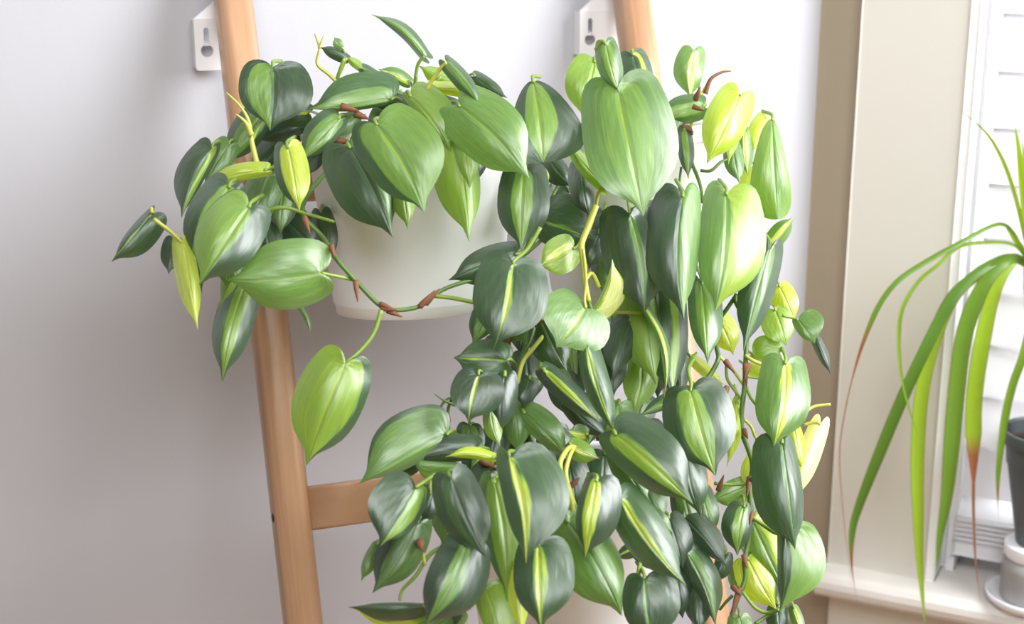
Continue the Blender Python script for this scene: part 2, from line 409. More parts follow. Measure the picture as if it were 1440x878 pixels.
# ---------------------------------------------------------------- pots
TILT = math.radians(8)
PAX = Vector((0, math.sin(TILT), math.cos(TILT)))
def ladder_y(z): return RT.y-(RT.z-z)*math.tan(LEAN)
def make_plant(name, px, py, label, rt=.098, rb=.080, h=.175, off=None):
    """px, py: where the pot's bottom centre is seen"""
    base = P(px, py, off)
    pl = thing(name, base, label, 'potted plant', 'white pots hung on the ladder')
    pr = [(0.0001, .003), (rb-.006, .003), (rb-.003, 0), (rb-.0015, .0005), (rb-.001, .0085), (rb, .0095), (rb+.0006, .0115), (rt-.002, h-.018), (rt, h-.016), (rt+.0035, h-.012), (rt+.004, h-.002), (rt+.002, h), (rt-.003, h), (rt-.005, h-.003), (rt-.006, h-.04), (rb-.004, .02)]
    lathe('pot', base, PAX, pr, M_POT, pl)
    lathe('soil', base, PAX, [(rt-.0062, h-.030), (rt*.6, h-.026), (rt*.25, h-.022), (.0001, h-.021)], M_SOIL, pl)
    # steel hook over the rung behind
    b = base+PAX*(h-.02)+Y*(rt-.002)
    box_frame('hook', b+Y*.008+Z*.0, X, Y, Z, .03, .02, .003, M_METAL, pl)
    return pl
P1 = make_plant('potted_philodendron', 590, 432, 'variegated philodendron in white pot with one long bare vine looping under it', off=.232)
P2 = make_plant('potted_philodendron', 879, 416, 'variegated philodendron trailing a tall curtain of leaves before the ladder rail nearest window', rt=.087, rb=.072, h=.165, off=.242)
P3 = make_plant('potted_philodendron', 795, 905, 'variegated philodendron in white pot on the lower rung, spreading over the rung', off=.345)
CROWN = {P1: (585, 190), P2: (870, 190), P3: (795, 690)}

# ---------------------------------------------------------------- philodendron leaves
OUT = [(0, 0), (-.085, .19), (-.12, .46), (-.075, .76), (.08, .97), (.29, 1.06), (.50, 1.02), (.67, .81), (.79, .47), (.87, .19), (1, 0)]
OUT_TENT = [(0, 0), (-.02, .10), (.03, .28), (.13, .48), (.30, .70), (.53, .92), (.75, 1.03), (.90, .88), (.975, .55), (1.0, .25), (1, 0)]
MID = [0, .01, .03, .06, .12, .25, .42, .60, .76, .89, 1]
def cr1(a, t):
    x = t*(len(a)-1); i = min(int(x), len(a)-2); f = x-i
    p0, p1, p2, p3 = a[max(i-1, 0)], a[i], a[i+1], a[min(i+2, len(a)-1)]
    return .5*(2*p1+(p2-p0)*f+(2*p0-5*p1+4*p2-p3)*f*f+(3*p1-p0-3*p2+p3)*f**3)
OUTS = {k: ([a for a, b in t], [b for a, b in t]) for k, t in (('heart', OUT), ('tent', OUT_TENT))}
PAT = {  # base pigment, stripe pigment, stripe place, stripe half width
 'D': (.06, 0, 0, 0), 'G': (.33, 0, 0, 0), 'B': (.52, 0, 0, 0), 'L': (.80, 0, 0, 0), 'Y': (.97, 0, 0, 0),
 'S': (.05, .72, 0, .16), 's': (.08, .66, 0, .07), 'K': (.06, .44, 0, .42), 'k': (.10, .36, 0, .6),
 'SL': (.06, .42, -.38, .36), 'SR': (.06, .55, .38, .36), 'KL': (.08, .50, -.25, .85), 'KR': (.08, .40, .25, .85),
 'GL': (.33, .78, .5, .42), 'LG': (.78, .4, .5, .3), 'LR': (.08, .80, .25, .85), 'P': (.22, .42, 0, .45), 'Q': (.16, .5, .1, .35),
 'W': (.36, .86, .15, .3), 'R': (.05, .85, .95, .3)}
LEAFN = 0
def depth_add(y): return .02+max(0, y-200)*.00024
def leaf(pl, bx, by, tx, ty, wl, wr, off, pat='G', tz=None, c=None, fs=None, g=1.0, bulge=None, pet=None, mat=None, pm=None, curl=0.0, shape='heart'):
    """one heart-shaped leaf: base and tip as seen, half widths either side of the midrib, distance off the wall"""
    global LEAFN; LEAFN += 1
    rg = random.Random(LEAFN*13+5)
    off = off+depth_add(.5*(by+ty))
    B = P(bx, by, off); dep = (B-CAM).dot(FWD); m = dep/F_PX
    dx, dy = tx-bx, ty-by; Lp = math.hypot(dx, dy); dx /= Lp; dy /= Lp
    sx, sy = -dy, dx                       # towards the wl side
    T = (CAM-B).normalized()
    W0 = min(.42*Lp, 60)
    if tz is None: tz = rg.uniform(0, .18)+(.22 if dy > .3 else .0)
    if c is None: c = rg.uniform(-.05, .05)
    wl *= 1.04; wr *= 1.04
    if bulge is None: bulge = rg.uniform(.05, .12)+(.05 if dy > .3 else 0)
    if fs is None: fs = -.7
    fa = []
    for w in (wl, wr):
        q = math.sqrt(max(0, W0*W0-w*w)) if w < W0 else .12*W0
        fa.append(min(q, .55*W0)*fs)
    NS, NU = 20, 7
    vs, uvs, fcs = [], [], []
    ph1, ph2 = rg.uniform(0, 6.3), rg.uniform(0, 6.3); wav = rg.uniform(.03, .07)*Lp; tw = rg.uniform(-.16, .16)
    for i in range(NS+1):
        s = i/NS; vm = cr1(MID, s); vo = cr1(OUTS[shape][0], s); wo = max(0, cr1(OUTS[shape][1], s))
        if g != 1.0 and vo > 0: vo = vo**g
        for k in range(-NU, NU+1):
            a = abs(k)/NU; v = vm+(vo-vm)*a**1.25
            w = (wl if k < 0 else wr)*wo*a
            fl = (fa[0] if k < 0 else fa[1])*wo*(a**2.0)
            along = v*Lp; vc = max(0, min(1, v))
            lat = (w if k < 0 else -w)+c*Lp*math.sin(math.pi*vc)
            z = tz*Lp*v+bulge*Lp*4*vc*(1-vc)+fl-.03*Lp*a**2.5*wo-.008*Lp*math.exp(-a*7)*math.sin(math.pi*min(1, vc*1.2))
            z += wav*a*a*wo*math.sin(ph1+9*s+(2.1 if k < 0 else 0))+.5*wav*math.sin(ph2+6*s)
            z += .022*Lp*(1-abs(2*a-1))*wo*math.sin(13*s+ph2+(1.3 if k < 0 else 0))             # swelling between the veins
            z += tw*(w if k < 0 else -w)*(vc-.35)*2.2
            z -= curl*Lp*max(0, v-.6)**2*4
            pxx = along*dx+lat*sx; pyy = along*dy+lat*sy
            vs.append(B+RIGHT*(pxx*m)-UP*(pyy*m)+T*(z*m)); uvs.append((.5+.5*k/NU, s))
    r = 2*NU+1
    for i in range(NS):
        for k in range(r-1): fcs.append((i*r+k, i*r+k+1, (i+1)*r+k+1, (i+1)*r+k))
    # the upper side of the leaf faces the viewer
    a, b_, cc = vs[fcs[10*(r-1)+3][0]], vs[fcs[10*(r-1)+3][1]], vs[fcs[10*(r-1)+3][2]]
    if (b_-a).cross(cc-a).dot(T) < 0: fcs = [f[::-1] for f in fcs]
    o = link('leaf', vs, fcs, mat or M_LEAF, pl, B, True, uvs)
    q = PAT[pat] if isinstance(pat, str) else pat
    j = rg.uniform(-.04, .05)
    o.color = (max(0, q[0]+j), max(0, q[1]+j), .5+.5*q[2], q[3])
    # leaf stalk
    if pet != 0:
        if pet: pts = [B+T*.0003]+[P(x, y, off-.004*(i+1)) if len(p) == 0 else P(x, y, p[0]+depth_add(y)) for i, (x, y, *p) in enumerate(pet)]
        else:
            cx, cy = CROWN[pl]; ux, uy = cx-bx, cy-by; ul = math.hypot(ux, uy)+1e-6
            ln = min(.45*Lp, 42)
            ex, ey = bx-dx*ln*.35+ux/ul*ln*.3, by-dy*ln*.35+uy/ul*ln*.3
            mid = B+RIGHT*((-dx*ln*.16)*m)+UP*((dy*ln*.16+2)*m)-T*(ln*.42*m)
            pts = [B+T*.0003, mid, P(ex, ey, off-.055)]
        rr = .0013 if Lp < 70 else .0017
        tube('petiole', pts, rr*.85, rr*1.1, pm or M_PET, o, 4, 6)
    return o
# ---- plant with the looping vine
A = lambda *a, **k: leaf(P1, *a, **k)
# crown, top left
A(384, 95, 380, 184, 45, 50, .25, 'SL', tz=.15)
A(434, 158, 384, 150, 14, 20, .22, 'S')
A(428, 172, 358, 198, 22, 14, .20, 'D')
A(372, 156, 318, 232, 24, 20, .20, 'k')
A(298, 210, 256, 306, 26, 12, .24, 'SR', c=.06)
A(322, 204, 288, 262, 20, 18, .22, 'G')
A(372, 240, 286, 261, 14, 9, .28, 'L')
A(405, 208, 421, 298, 22, 22, .31, 'LR')
A(322, 264, 266, 372, 34, 26, .29, 'K')
A(350, 292, 281, 400, 42, 40, .33, (.08, .46, -.4, .6))
A(330, 330, 307, 434, 12, 14, .27, 'B', c=-.06)
A(214, 300, 157, 368, 9, 28, .26, 's', pet=[(213, 293), (222, 312), (240, 326), (262, 344)], pm=M_PETY)
A(245, 338, 237, 386, 15, 12, .27, 'D', pet=[(250, 334), (258, 341)])
A(257, 342, 278, 463, 17, 13, .29, 'L', pet=[(240, 326), (216, 308)], pm=M_PETY)
A(268, 345, 284, 413, 7, 9, .27, 'D')
A(452, 384, 320, 394, 50, 40, .345, (.40, 0, 0, 0), tz=.15, bulge=.12, pet=[(470, 388), (500, 394)])
A(345, 400, 313, 536, 24, 27, .27, 'K', c=.04)
A(326, 370, 317, 402, 15, 15, .29, 'G')
A(417, 428, 438, 470, 3, 5, .27, 'G', pet=[(414, 415), (420, 395)])
# inside the crown
A(380, 244, 345, 330, 24, 24, .22, 'G')
A(392, 300, 446, 352, 36, 26, .20, 'D')
A(402, 246, 394, 332, 20, 22, .21, 'k')
A(452, 300, 464, 372, 16, 16, .20, 'D')
A(372, 300, 384, 372, 24, 20, .21, 'D')
A(476, 168, 424, 226, 25, 16, .28, 'k')
A(550, 140, 433, 153, 42, 6, .27, 'P', tz=.2)
A(500, 165, 458, 192, 12, 12, .26, 'G')
A(446, 200, 430, 250, 18, 18, .22, 'D')
A(410, 180, 350, 250, 26, 22, .17, 'D')
A(540, 175, 486, 215, 18, 18, .22, 'D')
A(620, 150, 700, 200, 25, 20, .24, 'D')
A(560, 145, 520, 200, 22, 22, .22, 'G')
A(520, 130, 600, 165, 14, 16, .22, 'D')
A(660, 190, 670, 262, 26, 20, .27, 'D')
# sprouts on top
A(487, 82, 449, 66, 7, 9, .22, 'D', pet=[(482, 95), (474, 112)], pm=M_PETY)
A(480, 66, 470, 52, 6, 7, .22, 'G', pet=[(484, 74), (487, 84)])
A(512, 98, 484, 78, 6, 6, .21, 'B', pet=[(514, 104), (508, 118)])
A(513, 98, 570, 136, 9, 9, .24, 'P', pet=[(512, 108), (508, 122)])
A(597, 79, 521, 20, 10, 8, .22, 'P', c=.10, pet=[(588, 90), (584, 112), (583, 130)])
A(574, 116, 531, 97, 10, 9, .22, 'W')
A(642, 113, 588, 92, 10, 14, .22, 'B')
A(613, 124, 729, 168, 9, 11, .27, 'L', c=-.10)
A(628, 88, 678, 152, 12, 11, .31, 'P', pet=[(618, 98), (598, 128)], pm=M_PETY)
A(668, 108, 714, 138, 10, 10, .25, 'D')
# over the pot's rim
A(577, 136, 634, 215, 10, 34, .305, (.46, 0, 0, 0))
A(550, 158, 628, 218, 22, 20, .27, 'D')
A(646, 150, 743, 250, 42, 44, .34, (.42, 0, 0, 0), tz=.3, bulge=.08, fs=-.5)
A(530, 176, 596, 298, 44, 58, .365, (.10, .42, .3, .98), tz=.3, bulge=.08, fs=-.5)
A(560, 240, 573, 322, 18, 16, .335, 'B')
A(636, 184, 659, 337, 38, 22, .31, 'B')
A(640, 172, 660, 268, 14, 20, .325, 'B')
A(492, 208, 551, 332, 48, 30, .31, (.06, .3, .5, .22), c=-.03)
# on the looping vine
A(486, 511, 430, 656, 46, 44, .345, (.12, .52, -.25, .95), tz=.0, pet=[(508, 492), (526, 468), (536, 436)])
A(724, 358, 631, 394, 22, 26, .335, (.05, .2, 0, .1), pet=[(738, 352), (748, 330)])
A(722, 371, 695, 488, 46, 50, .365, 's', pet=[(724, 366), (742, 350), (760, 320)])

# ---- plant with the tall curtain
A = lambda *a, **k: leaf(P2, *a, **k)
A(736, 240, 733, 352, 31, 36, .335, 'K', g=.9)
A(750, 116, 764, 226, 44, 58, .33, 'K', shape='tent', tz=.45)
A(836, 88, 820, 168, 32, 20, .26, 'KL')
A(852, 62, 872, 132, 17, 16, .36, 'P', pet=[(846, 58), (838, 70)])
A(868, 124, 904, 300, 56, 64, .38, (.36, .46, 0, .5), tz=.3, bulge=.08, g=.85, fs=-.4)
A(890, 78, 906, 150, 24, 20, .27, (.10, .8, .45, .14))
A(976, 72, 971, 140, 22, 17, .25, 'W', pet=[(980, 78, .235), (982, 105, .235), (984, 138, .265)])
A(988, 150, 922, 168, 20, 18, .29, 'P')
A(1040, 134, 994, 230, 30, 26, .33, (.72, .45, .0, .0), pet=[(1046, 140), (1040, 160)])
A(1032, 150, 1024, 232, 8, 12, .325, 'L')
A(1086, 170, 1094, 306, 34, 20, .35, (.45, .4, .3, .4), shape='tent', tz=.3, fs=-.5)
A(1078, 166, 1060, 212, 16, 14, .30, 'L', pet=[(1060, 184), (1038, 188)])
A(1062, 238, 1078, 304, 24, 14, .30, 'L')
A(1030, 204, 1040, 258, 14, 12, .31, 'G')
A(1046, 186, 1052, 248, 10, 12, .30, 'W')
A(962, 184, 968, 252, 10, 11, .30, 'K')
A(945, 160, 950, 205, 12, 12, .28, 'P')
A(1021, 274, 1006, 434, 34, 52, .365, (.36, .6, .55, .42), g=.85, tz=.4)
A(960, 277, 962, 446, 44, 28, .36, (.06, .4, .5, .5), tz=.4)
A(986, 398, 995, 510, 20, 24, .35, 'P', tz=.5)
A(886, 302, 906, 440, 48, 42, .345, (.05, .34, .0, .14), g=.9)
A(914, 298, 916, 346, 18, 16, .33, 'D')
A(850, 263, 791, 189, 9, 11, .36, 'B', pet=[(842, 272), (834, 306), (826, 330)], pm=M_PETY)
A(766, 312, 836, 336, 28, 44, .31, (.10, .4, 0, .06))
A(816, 234, 829, 308, 18, 14, .32, 'D')
A(806, 350, 757, 376, 26, 22, .335, (.62, .9, -.3, .2), pet=[(812, 346), (818, 336)])
A(842, 330, 828, 380, 15, 14, .32, 'D')
A(770, 222, 806, 264, 18, 14, .28, 'D')
A(756, 236, 770, 262, 8, 8, .30, 'L')
A(800, 270, 780, 320, 20, 20, .27, 'D')
A(824, 434, 783, 488, 50, 46, .37, (.34, .5, 0, .05), tz=.55, pet=[(822, 420), (824, 395), (820, 350)], pm=M_PETY)
A(836, 438, 861, 364, 26, 4, .365, (.62, .95, -.5, .45), pet=[(832, 434), (828, 424)], c=.08)
A(906, 398, 923, 540, 42, 18, .31, (.5, .3, 0, .04))
A(902, 500, 892, 582, 24, 22, .29, 'B')
A(902, 428, 933, 560, 5, 8, .335, 'W', c=-.12)
A(926, 386, 948, 562, 28, 36, .30, (.07, .6, .5, .14))
A(825, 488, 868, 614, 15, 19, .37, (.14, .55, 0, .22), c=.04)
A(886, 452, 862, 532, 24, 18, .32, 'D')
A(850, 480, 862, 560, 22, 22, .29, 'D')
A(966, 554, 897, 586, 14, 6, .33, 'k')
A(971, 551, 1006, 668, 44, 48, .36, (.06, .48, -.1, .42), pet=[(972, 540), (968, 520), (975, 505)])
A(1036, 568, 1022, 657, 8, 10, .33, 'L')
A(1082, 350, 1046, 492, 24, 22, .365, (.14, .36, .2, .3))
A(1084, 348, 1117, 304, 10, 15, .35, 'W')
A(1096, 404, 1118, 452, 18, 16, .33, 'L')
A(1090, 437, 1106, 487, 24, 18, .335, 'B')
A(1060, 500, 1108, 514, 5, 30, .33, 'B')
A(1050, 516, 1092, 534, 10, 8, .32, 'L')
A(1122, 450, 1146, 484, 10, 28, .37, 'G', pet=[(1116, 448), (1100, 444)])
A(1146, 474, 1168, 527, 8, 7, .37, 'D', pet=[(1140, 466), (1126, 454)])
A(1010, 448, 1032, 500, 18, 18, .30, 'L')
A(974, 506, 1020, 542, 8, 9, .29, 'L')
A(1104, 512, 1088, 626, 36, 34, .37, (.30, .75, .1, .22), g=.8, tz=.45)
A(1116, 600, 1128, 662, 14, 10, .345, 'L')
A(1154, 597, 1122, 702, 16, 14, .34, 'Y', pet=[(1146, 594), (1130, 598)], pm=M_PETY)
A(1100, 624, 1118, 770, 46, 18, .38, (.10, .25, 0, .1), g=.8, tz=.4)
A(1104, 745, 1096, 862, 12, 50, .385, (.12, .45, .6, .5), c=-.05)
A(1052, 788, 1092, 858, 26, 24, .34, (.82, .15, .98, .2))
A(1058, 734, 1104, 832, 24, 30, .33, (.45, .75, .5, .25))
A(1046, 714, 1037, 782, 24, 16, .345, 'K')
A(1055, 682, 998, 704, 16, 18, .31, 'G')
A(962, 728, 1022, 798, 14, 22, .34, 'D')
A(986, 690, 1002, 758, 18, 16, .33, 'P')
A(966, 778, 1006, 880, 16, 24, .345, (.08, .3, .2, .3))
A(1116, 856, 1131, 896, 8, 8, .36, 'W')
A(1094, 852, 1100, 900, 16, 14, .35, 'D')
A(1040, 868, 1044, 915, 18, 16, .35, 'G')
A(1066, 640, 1048, 690, 14, 14, .31, 'L')
A(1092, 790, 1080, 740, 12, 12, .32, 'B')
A(1020, 780, 1010, 820, 12, 12, .33, 'D')
A(1034, 800, 1046, 836, 12, 12, .32, 'G')
# inside the curtain
for a in ((870, 330, 850, 420, 26, 26, .28), (930, 330, 925, 430, 30, 28, .28), (880, 420, 890, 500, 28, 28, .26), (930, 470, 925, 560, 30, 26, .26),
          (760, 260, 745, 320, 20, 20, .27), (850, 300, 840, 360, 20, 18, .28), (905, 560, 880, 620, 20, 22, .26), (950, 480, 958, 560, 14, 16, .25)):
    A(*a, random.choice(['D', 'D', 'k', 'G']))

# ---- plant on the lower rung
A = lambda *a, **k: leaf(P3, *a, **k)
A(628, 612, 507, 680, 54, 14, .355, (.32, .1, -.98, .1))
A(670, 632, 579, 646, 22, 14, .37, 'D')
A(692, 645, 626, 643, 10, 6, .39, 'L', c=.08)
A(642, 655, 576, 646, 5, 24, .365, 'G')
A(586, 650, 551, 669, 10, 12, .34, 'D')
A(584, 686, 535, 768, 44, 26, .395, (.05, .46, .42, .34), pet=[(600, 676), (612, 668)])
A(586, 736, 524, 834, 32, 27, .365, (.30, .04, -.8, .35))
A(528, 768, 508, 818, 7, 12, .35, 'G')
A(610, 690, 590, 742, 16, 14, .36, 'D')
A(634, 672, 683, 784, 32, 32, .405, (.08, .22, -.4, .2))
A(650, 752, 671, 804, 9, 10, .385, 'B')
A(696, 681, 712, 842, 24, 42, .37, (.46, .2, -.9, .3))
A(717, 644, 739, 790, 22, 62, .425, (.10, .74, -.02, .17), tz=.4)
A(757, 768, 761, 886, 32, 46, .425, (.12, .7, 0, .17))
A(728, 798, 736, 894, 12, 14, .40, 'L')
A(682, 828, 702, 905, 18, 32, .38, 'B')
A(656, 768, 597, 880, 34, 42, .405, (.05, .36, 0, .3))
A(594, 853, 489, 854, 5, 27, .38, (.06, .75, .95, .2))
A(642, 858, 578, 905, 22, 24, .37, 'G')
A(838, 678, 823, 785, 18, 38, .425, (.06, .76, -.12, .40))
A(798, 734, 873, 864, 46, 34, .39, (.34, .28, 0, .2))
A(874, 703, 964, 822, 26, 32, .415, (.14, .7, .05, .17))
A(904, 764, 863, 786, 9, 12, .39, 'S')
A(897, 770, 937, 800, 16, 14, .385, 'D')
A(914, 720, 947, 750, 14, 12, .38, 'P')
A(906, 815, 918, 908, 30, 44, .415, (.10, .34, 0, .12))
A(868, 640, 914, 708, 18, 20, .37, 'G')
A(866, 612, 973, 708, 30, 46, .40, (.14, .6, -.15, .32), tz=.35)
A(964, 632, 986, 728, 18, 24, .365, 'D')
A(803, 627, 843, 645, 14, 14, .385, (.5, .9, 0, .2))
A(824, 612, 798, 606, 12, 14, .38, 'W')
A(712, 507, 637, 503, 26, 38, .37, (.12, .5, 0, .07), tz=-.1)
A(673, 528, 659, 594, 30, 38, .38, 's')
A(710, 530, 703, 612, 22, 20, .36, 'D')
A(690, 578, 703, 628, 12, 12, .365, 'B')
A(745, 534, 734, 574, 14, 14, .35, 'D')
A(738, 582, 798, 644, 14, 24, .345, 'G')
A(767, 524, 843, 594, 15, 17, .37, (.06, .7, .1, .25))
A(800, 570, 857, 616, 14, 12, .355, 'D')
A(762, 452, 797, 522, 28, 24, .33, (.16, 0, 0, 0))
A(705, 440, 742, 484, 18, 20, .34, 'G')
A(692, 424, 664, 486, 18, 16, .33, 'k')
A(720, 560, 728, 640, 20, 18, .33, 'G')
A(660, 600, 655, 650, 18, 20, .34, 'k')
A(700, 604, 690, 660, 20, 20, .33, 'D')
for a in ((760, 640, 752, 710, 24, 24, .33), (800, 650, 812, 720, 24, 24, .33), (850, 640, 846, 710, 24, 22, .33), (900, 680, 930, 740, 24, 22, .33),
          (640, 690, 622, 770, 22, 24, .33), (690, 660, 660, 730, 24, 24, .34), (940, 730, 960, 800, 22, 22, .34), (950, 800, 960, 870, 24, 20, .34),
          (930, 640, 950, 700, 20, 22, .34), (780, 700, 770, 770, 20, 20, .35), (620, 820, 640, 890, 20, 22, .36), (985, 820, 985, 890, 18, 18, .35)):
    A(*a, random.choice(['D', 'D', 'k', 'G']))
for a in ((700, 480, 690, 540, 20, 20, .30), (740, 500, 748, 570, 24, 22, .29), (790, 520, 800, 590, 24, 24, .29), (830, 560, 826, 630, 22, 24, .30), (870, 570, 862, 640, 24, 24, .30),
          (780, 600, 770, 660, 22, 22, .31), (910, 600, 930, 670, 24, 24, .31), (720, 600, 742, 660, 22, 22, .31), (680, 620, 660, 690, 24, 20, .32), (830, 700, 836, 760, 22, 22, .34),
          (960, 690, 976, 760, 20, 18, .33), (880, 640, 900, 700, 22, 22, .31), (740, 440, 730, 500, 20, 20, .28), (800, 470, 812, 540, 20, 20, .28), (840, 440, 832, 510, 22, 20, .27)):
    A(*a, random.choice(['D', 'D', 'k', 'G', 'K']))
# ---------------------------------------------------------------- vines, shoots and dry sheaths
def path(pts): return [P(x, y, o+depth_add(y)) for x, y, o in pts]
def vine(pl, pts, r0=.0026, r1=.002, mat=None, name='stem'):
    return tube(name, path(pts), r0*.85, r1*.85, mat or M_VINE, pl, 5, 7)
def sheath(pl, x, y, tx, ty, o, r=.004):
    """papery brown scale at a node"""
    q = path([(x, y, o), ((x+tx)/2, (y+ty)/2, o+.004), (tx, ty, o+.006)])
    return tube('sheath', q, r*.62, .0003, M_BROWN, pl, 4, 6, lambda t: 1+.35*math.sin(3.1*t))
vine(P1, [(560, 200, .22), (480, 225, .25), (425, 290, .30), (455, 335, .31), (470, 360, .335), (490, 384, .34), (502, 397, .34), (536, 431, .345), (562, 436, .345), (592, 430, .345), (612, 414, .34), (636, 402, .335), (690, 385, .33), (735, 360, .32), (770, 330, .30)])
vine(P1, [(608, 416, .343), (640, 420, .345), (690, 430, .34), (730, 432, .33), (745, 445, .33)], .0022, .0018, M_PET)
vine(P1, [(372, 297, .30), (400, 292, .31), (428, 300, .305), (470, 312, .30)], .0022, .0016, M_PET)
for a in ((466, 346, 470, 362), (500, 396, 503, 425), (535, 428, 556, 436), (536, 434, 560, 436), (590, 432, 612, 408), (598, 428, 618, 406), (428, 306, 436, 330), (545, 437, 566, 446)): sheath(P1, *a, .346, .0042)
# pale new leaf rolled up beside the rail
tube('shoot', path([(362, 234, .27), (354, 200, .27), (350, 172, .265), (338, 150, .26), (318, 130, .255)]), .0028, .0006, M_PETY, P1, 5, 7)
tube('shoot', path([(353, 190, .272), (345, 172, .274), (331, 160, .275)]), .003, .0004, M_PETY, P1, 4, 7)
vine(P1, [(353, 200, .265), (362, 182, .26), (378, 150, .25), (384, 100, .25)], .0022, .0016, M_PET)
tube('shoot', path([(492, 150, .21), (478, 122, .22), (464, 106, .22), (446, 90, .215), (449, 68, .215), (443, 48, .21)]), .0022, .0008, M_PETY, P1, 5, 6)
tube('shoot', path([(449, 68, .215), (453, 56, .215), (455, 50, .215)]), .0014, .0003, M_PETY, P1, 4, 6)
for a in ((474, 112, 484, 82), (508, 122, 530, 100), (583, 135, 586, 105), (600, 132, 620, 108), (545, 135, 566, 128), (588, 132, 596, 122)):
    vine(P1, [(a[0], a[1]+25, .2), (a[0], a[1], .22), (a[2], a[3], .225)], .0022, .0017, M_PET)
for a in ((468, 205, 500, 212), (470, 198, 498, 200), (480, 150, 505, 156), (556, 148, 570, 165), (500, 160, 520, 168)): sheath(P1, *a, .275, .006)
# tall curtain
vine(P2, [(900, 200, .25), (950, 180, .28), (975, 235, .31), (985, 262, .32), (988, 285, .33)], .0022, .0018)
vine(P2, [(970, 185, .28), (976, 160, .28), (985, 135, .27), (1000, 112, .26)], .0022, .0016, M_PETY)
tube('shoot', path([(992, 132, .27), (999, 112, .27), (1014, 102, .27), (1028, 100, .27)]), .0026, .0005, M_BROWN, P2, 5, 6)
tube('shoot', path([(999, 112, .27), (1018, 98, .265), (1034, 94, .26)]), .0012, .0003, M_PETY, P2, 4, 6)
for a in ((960, 178, 976, 186), (968, 180, 975, 190), (978, 140, 985, 122), (975, 150, 990, 156)): sheath(P2, *a, .30, .0045)
vine(P2, [(958, 235, .30), (955, 262, .30), (958, 276, .31)], .0014, .0012)
vine(P2, [(985, 240, .32), (1000, 240, .325), (1014, 228, .325), (1030, 222, .32)], .0018, .0014)
vine(P2, [(838, 290, .35), (826, 322, .352), (818, 345, .354), (821, 372, .356), (823, 398, .36), (828, 424, .36)], .0036, .0026, M_PETY)
vine(P2, [(842, 404, .345), (832, 385, .35), (823, 395, .356)], .0026, .002, M_PETY)
vine(P2, [(745, 350, .30), (756, 330, .30), (765, 310, .30), (780, 270, .29), (800, 240, .27)], .0018, .0018)
vine(P2, [(890, 295, .33), (905, 288, .345), (925, 282, .35), (948, 279, .355)], .0028, .0022, M_PET)
vine(P2, [(860, 440, .33), (880, 440, .335), (902, 441, .335)], .0018, .0016, M_PETY)
vine(P2, [(1036, 414, .34), (1034, 422, .34), (1042, 438, .34), (1052, 448, .34), (1050, 480, .34), (1048, 520, .345), (1047, 545, .345), (1043, 580, .345), (1044, 610, .345), (1052, 632, .345), (1058, 655, .345), (1054, 690, .35), (1056, 730, .35), (1052, 762, .35), (1047, 790, .35), (1048, 815, .35), (1036, 845, .35), (1028, 870, .35), (1020, 900, .34)], .0026, .0026)
vine(P2, [(1036, 414, .34), (1022, 435, .335), (1010, 452, .33), (1005, 470, .33), (1008, 490, .34), (1010, 505, .345), (1000, 525, .345), (988, 540, .345)], .0022, .0026)
vine(P2, [(1010, 500, .34), (1030, 520, .335), (1048, 545, .34)], .0018, .0018, M_PETY)
vine(P2, [(1022, 505, .33), (1022, 530, .33), (1030, 545, .335), (1044, 562, .34)], .0018, .0016, M_PET)
vine(P2, [(1050, 545, .345), (1056, 560, .35), (1068, 575, .36)], .0018, .0016, M_PET)
vine(P2, [(1048, 500, .345), (1060, 508, .35), (1080, 516, .352), (1100, 520, .355)], .002, .0018, M_PETY)
vine(P2, [(1100, 518, .355), (1092, 535, .355), (1085, 560, .35), (1070, 580, .35)], .002, .0016, M_PETY)
vine(P2, [(1050, 530, .345), (1070, 532, .345), (1090, 530, .345)], .0014, .0012, M_PET)
vine(P2, [(985, 560, .33), (970, 530, .34), (970, 508, .34), (980, 496, .34)], .0012, .0012, M_PET)
vine(P2, [(1046, 590, .345), (1056, 600, .345), (1064, 618, .345), (1080, 630, .35)], .0018, .0014, M_PETY)
vine(P2, [(1096, 592, .35), (1118, 588, .355), (1132, 580, .36), (1145, 572, .36), (1168, 569, .365)], .002, .0016, M_PETY, 'shoot')
vine(P2, [(1056, 662, .35), (1068, 655, .352), (1084, 645, .36), (1098, 626, .38)], .0024, .002)
vine(P2, [(1058, 728, .355), (1075, 740, .36), (1090, 750, .37), (1102, 752, .38)], .002, .0018, M_PET)
vine(P2, [(1044, 832, .35), (1062, 855, .355), (1080, 862, .36), (1095, 858, .37)], .002, .0018, M_PET)
vine(P2, [(1030, 838, .35), (1020, 848, .345), (1012, 858, .34)], .0018, .0014)
vine(P2, [(1005, 680, .34), (1030, 682, .342), (1054, 680, .345)], .002, .0018, M_PET)
vine(P2, [(1062, 878, .36), (1080, 866, .36), (1095, 858, .37)], .002, .0018)
for a in ((1048, 513, 1050, 545), (1052, 513, 1047, 535), (1020, 508, 1034, 525), (1022, 545, 1020, 560), (1050, 450, 1052, 438), (1046, 605, 1052, 618), 
          (1054, 672, 1050, 700), (1057, 722, 1054, 738), (1046, 782, 1050, 800), (1030, 825, 1042, 838), (1038, 835, 1028, 868), (1040, 828, 1030, 855), (1052, 680, 1062, 668), (1010, 690, 1018, 668)): sheath(P2, *a, .352, .0042)
